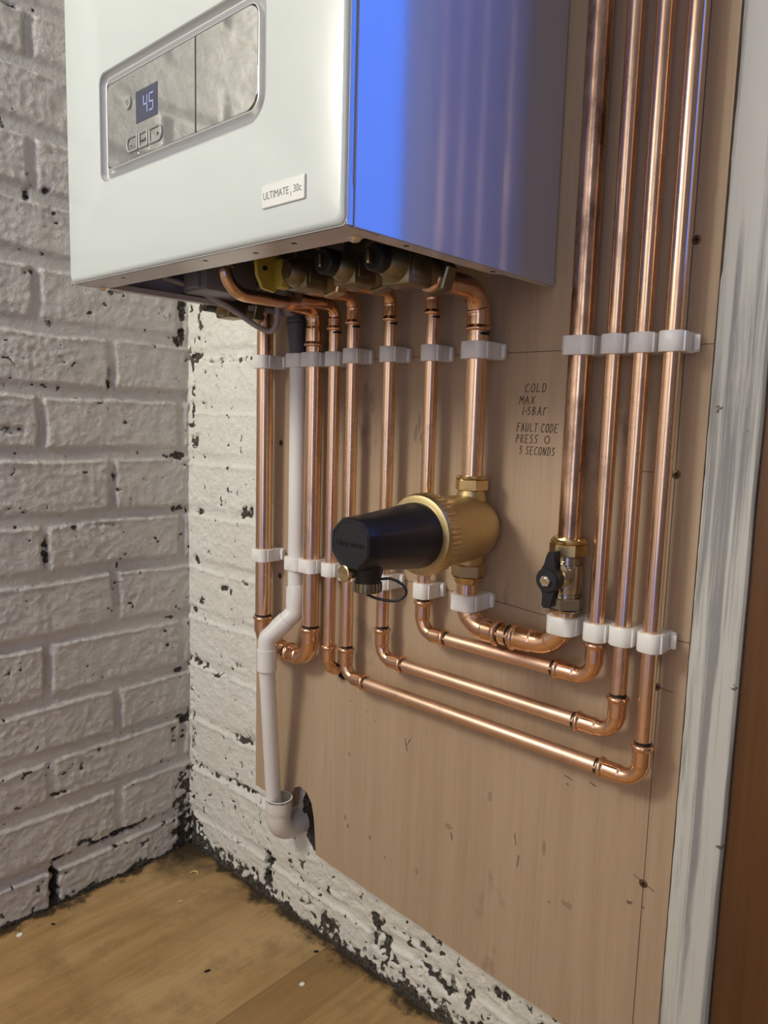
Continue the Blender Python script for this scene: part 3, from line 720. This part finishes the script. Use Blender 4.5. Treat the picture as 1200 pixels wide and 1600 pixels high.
# black canister: circle lofted into a chamfered block
def supershape(hw_, hh, ch, n=64):
    out = []
    for k in range(n):
        a = 2 * PI * k / n; c, s = math.cos(a), math.sin(a)
        d = min(hw_ / max(abs(c), 1e-6), hh / max(abs(s), 1e-6), (hw_ + hh - ch) / (abs(c) + abs(s) + 1e-9))
        rc = math.hypot(hw_ * c, hh * s) * 1.06; d = d * .72 + rc * .28
        out.append((d * c, d * s))
    return out
circ = [(math.cos(2 * PI * k / 64), math.sin(2 * PI * k / 64)) for k in range(64)]
endp = supershape(.0240, .0225, .0125)
def loft(fr, Y, sc=1, zo=0):
    return [V((xH + ((1 - fr) * .0320 * c[0] + fr * e[0]) * sc, Y, ZF + zo + ((1 - fr) * .0320 * c[1] + fr * e[1]) * sc)) for c, e in zip(circ, endp)]
b = bmesh.new()
xo = .0
loops(b, [loft(0, -.118, .98), loft(0, -.138), loft(.03, -.1395, .985), loft(.12, -.150, 1.0), loft(.30, -.165), loft(.55, -.185, .995, .0), loft(.80, -.205, .995, .0005), loft(.97, -.2205, 1, .0008), loft(1, -.2225, .975, .001), loft(1, -.2235, .94, .001)], True, True)
canister = add_obj('black_cap', b, BLACK, t, True, 40)
b = bmesh.new()
loops(b, [loft(1, -.2233, .92, .001), loft(1, -.2242, .90, .001), loft(1, -.2242, .84, .001), loft(1, -.2237, .82, .001)], True, False)
add_obj('cap_plate', b, BLACK, canister, True, 30)
EMB = mat('embossed_black', (.006, .006, .006), .3)
text_mesh('cap_lettering', 'Glow-worm', .0086, EMB, canister, (xH, -.2238, ZF + .001), FRONT, .0003, .80)
b = bmesh.new()
lathe(b, (xH + .002, -.2020, ZF - .018), (0, 0, -1), [(0, .0150), (.008, .0140), (.013, .0125), (.014, .0118), (.018, .0118)], 30)
spig = add_obj('drain_spigot', b, BLACK, canister)
b = bmesh.new()
kn2 = lambda th, i: 1 + (.035 * (1 if (th * 22 / (2 * PI)) % 1 < .5 else -1) if 1 <= i <= 3 else 0)
lathe(b, (xH + .002, -.2020, ZF - .0350), (0, 0, -1), [(0, .0105), (.0006, .0128), (.004, .0131), (.0085, .0129), (.0095, .0118), (.0100, .004), (.0115, .0035), (.0118, .001)], 132, kn2)
add_obj('drain_cap', b, BRASS_OLD, t, True, 25)
b = bmesh.new()
lathe(b, (xH - .006, -.2140, ZF - .0265), (-.1, -1, 0), [(0, .0055), (.006, .0055), (.0062, .0078), (.0100, .0078), (.0108, .0068), (.0100, .0040), (.0085, .0036)], 32)
add_obj('vent_screw', b, BRASS, t, True, 35)
b = bmesh.new()
P = [(xH + .010, -.200, ZF - .0330), (xH + .024, -.196, ZF - .0300), (xH + .034, -.190, ZF - .0350), (xH + .036, -.188, ZF - .0430), (xH + .028, -.192, ZF - .0500), (xH + .014, -.200, ZF - .0495), (xH + .002, -.202, ZF - .0475)]
P = smooth_curve(P, 8); sweep(b, P, .0013, 12); add_obj('tether', b, RUBBER, t)
reparent(t)

# ------------------------------------------------------------------ lever valve
t = thing('lever_valve', 'brass isolation valve with a small black butterfly lever, at the foot of the blackened pipe', 'valve', loc=(xV, -.04, .60))
yv = -.040
b = bmesh.new()
lathe(b, (xV, yv, .5770), (0, 0, 1), [(0, .0120), (.002, .0120), (.0022, .0132), (.0046, .0132), (.0048, .0122), (.006, .0122), (.0062, .0145), (.010, .0152), (.030, .0152), (.033, .0148), (.0332, .0118), (.0345, .0118), (.0347, .0124), (.0365, .0124), (.0367, .0114), (.038, .0114), (.0382, .0124), (.0400, .0124), (.0402, .0112), (.044, .0112)], 36)
lathe(b, (xV, yv, .6000), (0, -1, 0), [(0, .012), (.016, .0118), (.018, .010), (.020, .0085), (.028, .0078)], 28)
add_obj('body', b, NICKEL, t, True, 35)
b = bmesh.new(); hexnut(b, (xV, yv, .6185), (0, 0, 1), .0125, .0185, .3); lathe(b, (xV, yv, .631), (0, 0, 1), [(0, .0172), (.0020, .0176), (.0035, .0160), (.005, .0155), (.0056, .0118)], 32); add_obj('compression_nut', b, BRASS, t, True, 25)
b = bmesh.new(); hexnut(b, (xV, yv, .5785), (0, 0, -1), .0120, .0182, .3); lathe(b, (xV, yv, .5665), (0, 0, -1), [(0, .0165), (.002, .0155), (.0035, .0118)], 32); add_obj('compression_nut', b, NICKEL, t, True, 25)
b = bmesh.new(); lx, lz = .7115, .6000
hp = []
for k in range(13):
    a = math.radians(-60 + 120 * k / 12); hp.append((lx + .0120 * math.cos(a), lz + .0120 * math.sin(a)))
hp += [(lx + .0058, lz + .0135), (lx + .0070, lz + .022), (lx + .0066, lz + .0275), (lx - .0012, lz + .0265), (lx - .0035, lz + .0215), (lx - .0040, lz + .0125)]
for k in range(13):
    a = math.radians(118 + 128 * k / 12); hp.append((lx + .0120 * math.cos(a), lz + .0120 * math.sin(a)))
hp += [(lx - .0048, lz - .0135), (lx - .0058, lz - .0245), (lx - .0036, lz - .0270), (lx + .0035, lz - .0265), (lx + .0052, lz - .0245), (lx + .0052, lz - .0130)]
poly_prism(b, hp, 'y', -.0800, -.0700, .0012)
lathe(b, (lx, -.066, lz), (0, -1, 0), [(0, .0095), (.004, .0115), (.0150, .0115), (.0165, .0105), (.0165, .002)], 32)
lev = add_obj('lever', b, BLACK, t, True, 35)
b = bmesh.new(); hexnut(b, (lx, -.0815, lz), (0, -1, 0), .0040, .0056, .1, .0005); add_obj('lever_nut', b, CHROME, lev, True, 25)
b = bmesh.new(); lathe(b, (lx, -.085, lz), (0, -1, 0), [(0, .0030), (.0018, .0030), (.0020, .0024), (.0012, .0008)], 20); add_obj('spindle', b, BRASS, lev)
reparent(t)

# ------------------------------------------------------------------ boiler
BX0, BX1, BY0, BY1, BZ0, BZ1 = .2487, .6667, -.3075, -.0200, .8766, 1.6166
t = thing('combi_boiler', 'white wall-hung combination boiler with a silver control panel, open underneath', 'boiler', loc=((BX0 + BX1) / 2, BY1, BZ0))
def yring(p2, y): return [V((a, y, c)) for a, c in p2]
hx0, hx1, hz0, hz1 = .3215, .5790, .9660, 1.0660
nn_ = 8; big = [.004, .004, .004, .004]; hr = [.022, .010, .010, .022]
b = bmesh.new()
O = lambda i, r: rrect(BX0 + i, BX1 - i, BZ0 + i, BZ1 - i, max(.001, r), nn_)
Hh = lambda i, q=0: rrect(hx0 + i, hx1 - i, hz0 + i, hz1 - i, [max(.002, r_ - i) for r_ in hr], nn_)
L = [yring(O(.0020, .004), -.2985 - .006), yring(O(0, .006), -.2990 - .005), yring(O(0, .006), -.3020)]
for k in range(1, 7):
    a = k / 6 * PI / 2; L.append(yring(O(.0055 * (1 - math.cos(a)), .006), -.3020 - .0055 * math.sin(a)))
L += [yring(Hh(-.0015), -.3075), yring(Hh(-.0006), -.3072), yring(Hh(0), -.3064)]
loops(b, L); add_obj('front_cover', b, ENAMEL, t, True, 30)
b = bmesh.new()
loops(b, [yring(Hh(0), -.3064), yring(Hh(.0005), -.3045), yring(Hh(.0030), -.3015), yring(Hh(.0075), -.3002), yring(Hh(.0098), -.3025), yring(Hh(.0105), -.3048), yring(Hh(.0115), -.3052), yring(Hh(.0119), -.3040)])
add_obj('panel_bezel', b, BEZEL, t, True, 30)
def small_panel(x0, x1, r4, y, name, m, parent):
    b = bmesh.new(); p = lambda i: rrect(x0 + i, x1 - i, hz0 + .0120 + i, hz1 - .0120 - i, [max(.0008, q - i) for q in r4], nn_)
    loops(b, [yring(p(0), y + .004), yring(p(0), y + .0004), yring(p(.0005), y)], True); return add_obj(name, b, m, parent, True, 30)
xs = .4832
fas = small_panel(hx0 + .0120, xs - .0008, [.0012, .006, .006, .0012], -.3050, 'control_fascia', MIRROR, t)
flap = small_panel(xs + .0008, hx1 - .0120, [.012, .0012, .0012, .016], -.3050, 'flap', MIRROR, t)
b = bmesh.new(); poly_prism(b, rrect(hx0 + .003, hx1 - .003, hz0 + .003, hz1 - .003, .006), 'y', -.3012, -.3000); add_obj('backing', b, GREYP, t, False)
b = bmesh.new(); poly_prism(b, [(.4050, 1.0005), (.4235, 1.0030), (.4235, 1.0330), (.4050, 1.0300)], 'y', -.3053, -.3045)
b.free(); b = bmesh.new(); poly_prism(b, [(.3870, 1.0070), (.4240, 1.0070), (.4240, 1.0345), (.3870, 1.0345)], 'y', -.3053, -.3045); lcd = add_obj('display', b, LCD, fas, False)
def seg7(d, x, z, wd, hg, b):
    S = {'4': 'fgbc', '5': 'afgcd'}[d]; th = .0011
    seg = {'a': (x, x + wd, z + hg - th, z + hg), 'g': (x, x + wd, z + hg / 2 - th / 2, z + hg / 2 + th / 2), 'd': (x, x + wd, z, z + th), 'f': (x, x + th, z + hg / 2, z + hg),
           'b': (x + wd - th, x + wd, z + hg / 2, z + hg), 'c': (x + wd - th, x + wd, z, z + hg / 2), 'e': (x, x + th, z, z + hg / 2)}
    for s in S:
        x0, x1, z0, z1 = seg[s]; box(b, x0, x1, -.3056, -.3052, z0, z1)
b = bmesh.new(); seg7('4', .4005, 1.0130, .0070, .0150, b); seg7('5', .4105, 1.0130, .0070, .0150, b); add_obj('digits', b, LCDON, lcd, False)
b = bmesh.new(); lathe(b, (.3730, -.3045, 1.0290), (0, -1, 0), [(0, .0062), (.0014, .0062), (.0018, .0056), (.0012, .0046), (.0010, .0036), (.0014, .0032), (.0014, .001)], 32); pb = add_obj('power_button', b, GREYBTN, fas, True, 30)
b = bmesh.new()
for k in range(16):
    a0 = math.radians(120 + 300 * k / 16); a1 = math.radians(120 + 300 * (k + 1) / 16)
    ribbon(b, [(.3730 + .0019 * math.cos(a0), 1.0290 + .0019 * math.sin(a0)), (.3730 + .0019 * math.cos(a1), 1.0290 + .0019 * math.sin(a1))], .0005, -.3061)
ribbon(b, [(.3730, 1.0297), (.3730, 1.0315)], .0005, -.3061); add_obj('power_symbol', b, PRINT, pb, False)
bt = []
for (x0, x1, r4, sym) in ((.3695, .3895, [.001, .0065, .0065, .001], '-'), (.3915, .4075, [.001] * 4, 'mode'), (.4095, .4315, [.0065, .001, .001, .0065], '+')):
    b = bmesh.new(); p = lambda i: rrect(x0 + i, x1 - i, .9840 + i, .9985 - i, [max(.0006, q - i) for q in r4], 6)
    loops(b, [yring(p(0), -.3045), yring(p(0), -.3060), yring(p(.0008), -.3064), yring(p(.0020), -.3058), yring(p(.0022), -.3054)])
    bo = add_obj('button', b, GREYBTN, fas, True, 30)
    text_mesh('button_symbol', sym, .0065 if sym != 'mode' else .0042, PRINT, bo, ((x0 + x1) / 2 - (0 if sym != '+' else -.003) - (.003 if sym == '-' else 0), -.3053, .9905), FRONT, .0002, 1)
b = bmesh.new()
for x in (.391, .410, .4315): lathe(b, (x, -.3050, .9805), (0, -1, 0), [(0, .0008), (.0008, .0006), (.001, .0002)], 10)
add_obj('indicator_dots', b, CHROME, fas)
# badge
b = bmesh.new(); p = lambda i: rrect(.5775 + i, .6272 - i, .9000 + i, .9175 - i, .0012, 4)
loops(b, [yring(p(0), -.3070), yring(p(0), -.3083), yring(p(.0006), -.3090)], True); bd = add_obj('badge', b, BADGE, t, True, 30)
text_mesh('badge_lettering', 'ULTIMATE', .0078, PRINT, bd, (.5945, -.3090, .9085), FRONT, .0001, .84)
text_mesh('badge_lettering', '3', .0042, PRINT, bd, (.6118, -.3090, .9055), FRONT, .0001, .9)
text_mesh('badge_lettering', '30c', .0078, PRINT, bd, (.6192, -.3090, .9085), FRONT, .0001, .84)
# case: side walls, top, back, with a stepped finger groove behind the cover
b = bmesh.new()
box(b, BX1 - .0020, BX1, -.2970, BY1, BZ0, BZ1, .0006, 1); box(b, BX0, BX0 + .0020, -.2970, BY1, BZ0, BZ1, .0006, 1)
box(b, BX0, BX1, -.2970, BY1, BZ1 - .002, BZ1); box(b, BX0 + .002, BX1 - .002, BY1 - .002, BY1, BZ0 + .030, BZ1)
add_obj('case', b, ENAMEL_S, t, False)
b = bmesh.new()
poly_prism(b, [(-.3035, BZ1), (-.3035, .920), (-.2984, .902), (-.2984, BZ0 + .0008), (-.3030, BZ0 + .0008), (-.3042, .880), (-.3042, BZ1)], 'x', BX1 - .0035, BX1 - .0002)
add_obj('cover_side', b, ENAMEL_S, t, False); b = bmesh.new(); box(b, BX1 - .008, BX1 - .0016, -.3040, -.2960, BZ0 + .002, BZ1)
add_obj('groove_backing', b, ENAMEL_S, t, False); b = bmesh.new(); box(b, BX0 + .0002, BX0 + .0035, -.3042, -.2965, BZ0 + .001, BZ1); add_obj('cover_side', b, ENAMEL_S, t, False)

b = bmesh.new()      # lips folded inwards round the open underside
box(b, BX0 + .003, BX1 - .003, -.3030, -.2690, BZ0, BZ0 + .0016); add_obj('front_lip', b, SHEET, t, False)
b = bmesh.new()
poly_prism(b, [(BX1 - .001, -.2685), (BX1 - .001, BY1), (BX1 - .010, BY1), (BX1 - .010, -.095), (BX1 - .0165, -.105), (BX1 - .0165, -.200), (BX1 - .0165, -.2685)], 'z', BZ0, BZ0 + .0016)
add_obj('side_lip', b, SHEET, t, False); b = bmesh.new()
poly_prism(b, [(BX0 + .001, -.2685), (BX0 + .001, BY1), (BX0 + .010, BY1), (BX0 + .010, -.2685)], 'z', BZ0, BZ0 + .0016)
add_obj('side_lip', b, SHEET, t, False)
b = bmesh.new(); box(b, BX0 + .010, BX0 + .012, -.265, -.021, BZ0, BZ0 + .006); add_obj('side_lip_upstand', b, SHEET, t, False)
for (x, y) in ((.335, -.292), (.478, -.292), (.593, -.289), (.659, -.232), (.6575, -.112), (.54, -.285)):
    b = bmesh.new(); lathe(b, (x, y, BZ0 + .0005), (0, 0, -1), [(0, .0024), (.0006, .0024), (.00065, .0005)], 16); add_obj('lip_hole', b, HOLE, t)
for (x, y) in ((.2590, -.2740), (.6455, -.2750)):
    b = bmesh.new(); lathe(b, (x, y, BZ0), (0, 0, -1), [(0, .0056), (.0006, .0058), (.0012, .0050), (.0028, .0040), (.0036, .0022), (.0038, .0005)], 28); add_obj('case_screw', b, CHROME, t)
# chassis above the valves
b = bmesh.new(); box(b, BX0 + .003, BX1 - .003, -.262, -.024, .922, .926); box(b, BX0 + .02, .40, -.10, -.03, .905, .922); box(b, .43, .64, -.25, -.20, .90, .922); add_obj('chassis', b, DARKPAN, t, False)
b = bmesh.new(); box(b, .48, .585, -.262, -.235, .893, .922, .002); add_obj('bracket', b, GREYP, t)
def iso_valve(x, yc, z, sc=1.0, knob=True, m=BRASS_OLD, label=None):
    b = bmesh.new()
    lathe(b, (x, yc + .030 * sc, z), (0, -1, 0), [(0, .0125 * sc), (.010 * sc, .0130 * sc), (.012 * sc, .0145 * sc), (.045 * sc, .0150 * sc), (.052 * sc, .012 * sc), (.056 * sc, .008 * sc)], 28)
    lathe(b, (x, yc, z - .006), (0, 0, 1), [(0, .013 * sc), (.02, .0125 * sc), (.022, .0105 * sc), (.030, .0105 * sc), (.031, .0155 * sc), (.043, .0155 * sc), (.050, .012)], 6)
    box(b, x - .015 * sc, x + .0155 * sc, yc - .014 * sc, yc + .016 * sc, z - .0165 * sc, z + .010 * sc, .003 * sc)
    o = add_obj('isolation_valve', b, m, t, True, 30)
    b = bmesh.new(); hexnut(b, (x, yc + .045 * sc, z), (0, -1, 0), .015, .0185 * sc, .2); add_obj('union_nut', b, m if knob else BRASS, o, True, 25)
    b = bmesh.new(); box(b, x + .0152 * sc, x + .0168 * sc, yc - .010 * sc, yc + .006 * sc, z - .010 * sc, z + .004 * sc, .0008); add_obj('raised_mark', b, m, o)
    if knob:
        b = bmesh.new(); lathe(b, (x - .004, yc - .018 * sc, z + .002), (0, -1, 0), [(0, .009), (.004, .0120), (.018, .0120), (.020, .010), (.020, .002)], 30); k = add_obj('valve_cap', b, RUBBER, o)
        b = bmesh.new(); box(b, x - .0055, x - .0025, yc - .0405 * sc - .001, yc - .037 * sc, z - .004, z + .007, .0005); add_obj('cap_slot', b, BRASS, k)
    return o
iso_valve(.5965, -.160, .880, 1.12); iso_valve(.5325, -.162, .8845, 1.0); v1 = iso_valve(.4712, -.168, .885, 1.0, False); iso_valve(.2475, -.098, .880, .95)
b = bmesh.new(); sx_ = .4475
poly_prism(b, [(-.213, .935), (-.187, .935), (-.187, .872), (-.191, .866), (-.206, .868), (-.213, .880), (-.2145, .895)], 'x', sx_ - .0015, sx_ + .0030)
box(b, sx_ - .001, sx_ + .014, -.192, -.176, .870, .898, .002); yl = add_obj('yellow_lever', b, YELLOW, v1, True, 30)
b = bmesh.new(); lathe(b, (sx_ - .0025, -.2045, .8875), (1, 0, 0), [(0, .002), (.0065, .002)], 14, lambda th, i: 1 + .5 * abs(math.cos(th))); add_obj('lever_slot', b, HOLE, yl)
for (x, y, z0, r) in ((.4115, -.150, .905, .013), (.346, -.178, .905, .012), (.380, -.105, .895, .013), (.44, -.13, .90, .011), (.30, -.06, .90, .014)):
    b = bmesh.new(); hexnut(b, (x, y, z0), (0, 0, 1), .014, r); lathe(b, (x, y, z0 + .012), (0, 0, 1), [(0, r * .8), (.012, r * .8)], 20); add_obj('inlet_nut', b, BRASS_OLD, t, True, 25)
b = bmesh.new(); box(b, .262, .312, -.178, -.105, .8835, .925, .004); box(b, .272, .300, -.182, -.176, .8875, .918, .003); lathe(b, (.287, -.10, .893), (1, .2, 0), [(0, .012), (.03, .012), (.031, .009), (.036, .009)], 20)
add_obj('condensate_trap', b, GREYP, t, True, 30)
b = bmesh.new(); lathe(b, (.313, -.050, .872), (0, -.5, 1), [(0, .0108), (.02, .0108), (.022, .014), (.05, .014)], 24); add_obj('condensate_outlet', b, GREYP, t)
reparent(t)
# hanging cable
t = thing('power_cable', 'grey round cable hanging in a loop below the boiler, left of the pipes', 'cable', loc=(.27, -.12, .88))
b = bmesh.new()
ctrl = [(.255, -.200, .900), (.262, -.165, .893), (.268, -.130, .880), (.274, -.105, .8680), (.280, -.085, .8565), (.2865, -.0700, .8500), (.2930, -.0640, .8530), (.2965, -.0620, .8650), (.2975, -.062, .885), (.2975, -.062, .905)]
sm = []
for i in range(len(ctrl) - 1):
    p0, p1, p2, p3 = [V(ctrl[min(max(i + k, 0), len(ctrl) - 1)]) for k in (-1, 0, 1, 2)]
    for k in range(6):
        s = k / 6; sm.append(.5 * ((2 * p1) + (p2 - p0) * s + (2 * p0 - 5 * p1 + 4 * p2 - p3) * s * s + (3 * p1 - p0 - 3 * p2 + p3) * s ** 3))
sweep(b, sm, .0036, 16); add_obj('cable_sheath', b, GREYC, t); reparent(t)

# ------------------------------------------------------------------ litter on the floor
def chip(name, x, y, r, h, label, cat, m, seed, sx=1, grp=None):
    b = bmesh.new(); q = []
    for k in range(7):
        a = 2 * PI * k / 7; r2 = r * (1 + .4 * N2(math.cos(a) * 2, math.sin(a) * 2, seed)); q.append((r2 * math.cos(a) * sx, r2 * math.sin(a)))
    poly_prism(b, q, 'z', 0, h); o = add_obj(name, b, m, None, False); o.location = (x, y, .0002); o.rotation_euler = (0, 0, seed); tag(o, label, cat, grp)
chip('paint_flake', .0270, -.2990, .0042, .0012, 'white paint flake on the floor near the left wall', 'paint flake', CHIPW, 3)
chip('paint_flake', .3830, -.0800, .0036, .0012, 'white paint flake on the dark floor strip below the board', 'paint flake', CHIPW, 5)
chip('wood_splinter', .0380, -.2560, .0038, .0014, 'dark splinter on the floor beside the left wall', 'splinter', HOLE, 2.0, .35)
chip('wood_splinter', .3520, -.0260, .0038, .0020, 'short black splinter on the floor close to the back wall', 'splinter', HOLE, 5.6, .35)
chip('wood_splinter', .2750, -.1530, .0042, .0020, 'black splinter in the open middle of the floor', 'splinter', HOLE, 6.0, .33)
def curl(x, y, R, a0, a1, label):
    b = bmesh.new(); P = [V((R * math.cos(a0 + (a1 - a0) * k / 14), R * math.sin(a0 + (a1 - a0) * k / 14), .0012 + .0006 * k / 14)) for k in range(15)]
    sweep(b, P, .0011, 8); o = add_obj('plastic_shaving', b, CURLY, None); o.location = (x, y, 0); tag(o, label, 'shaving')
curl(.0790, -.0450, .0058, .4, 4.0, 'curled yellow shaving in the dark corner of the floor')
curl(.1270, -.1010, .0035, 1.6, 4.0, 'tiny yellow shaving on the bare floor left of the corner grime')
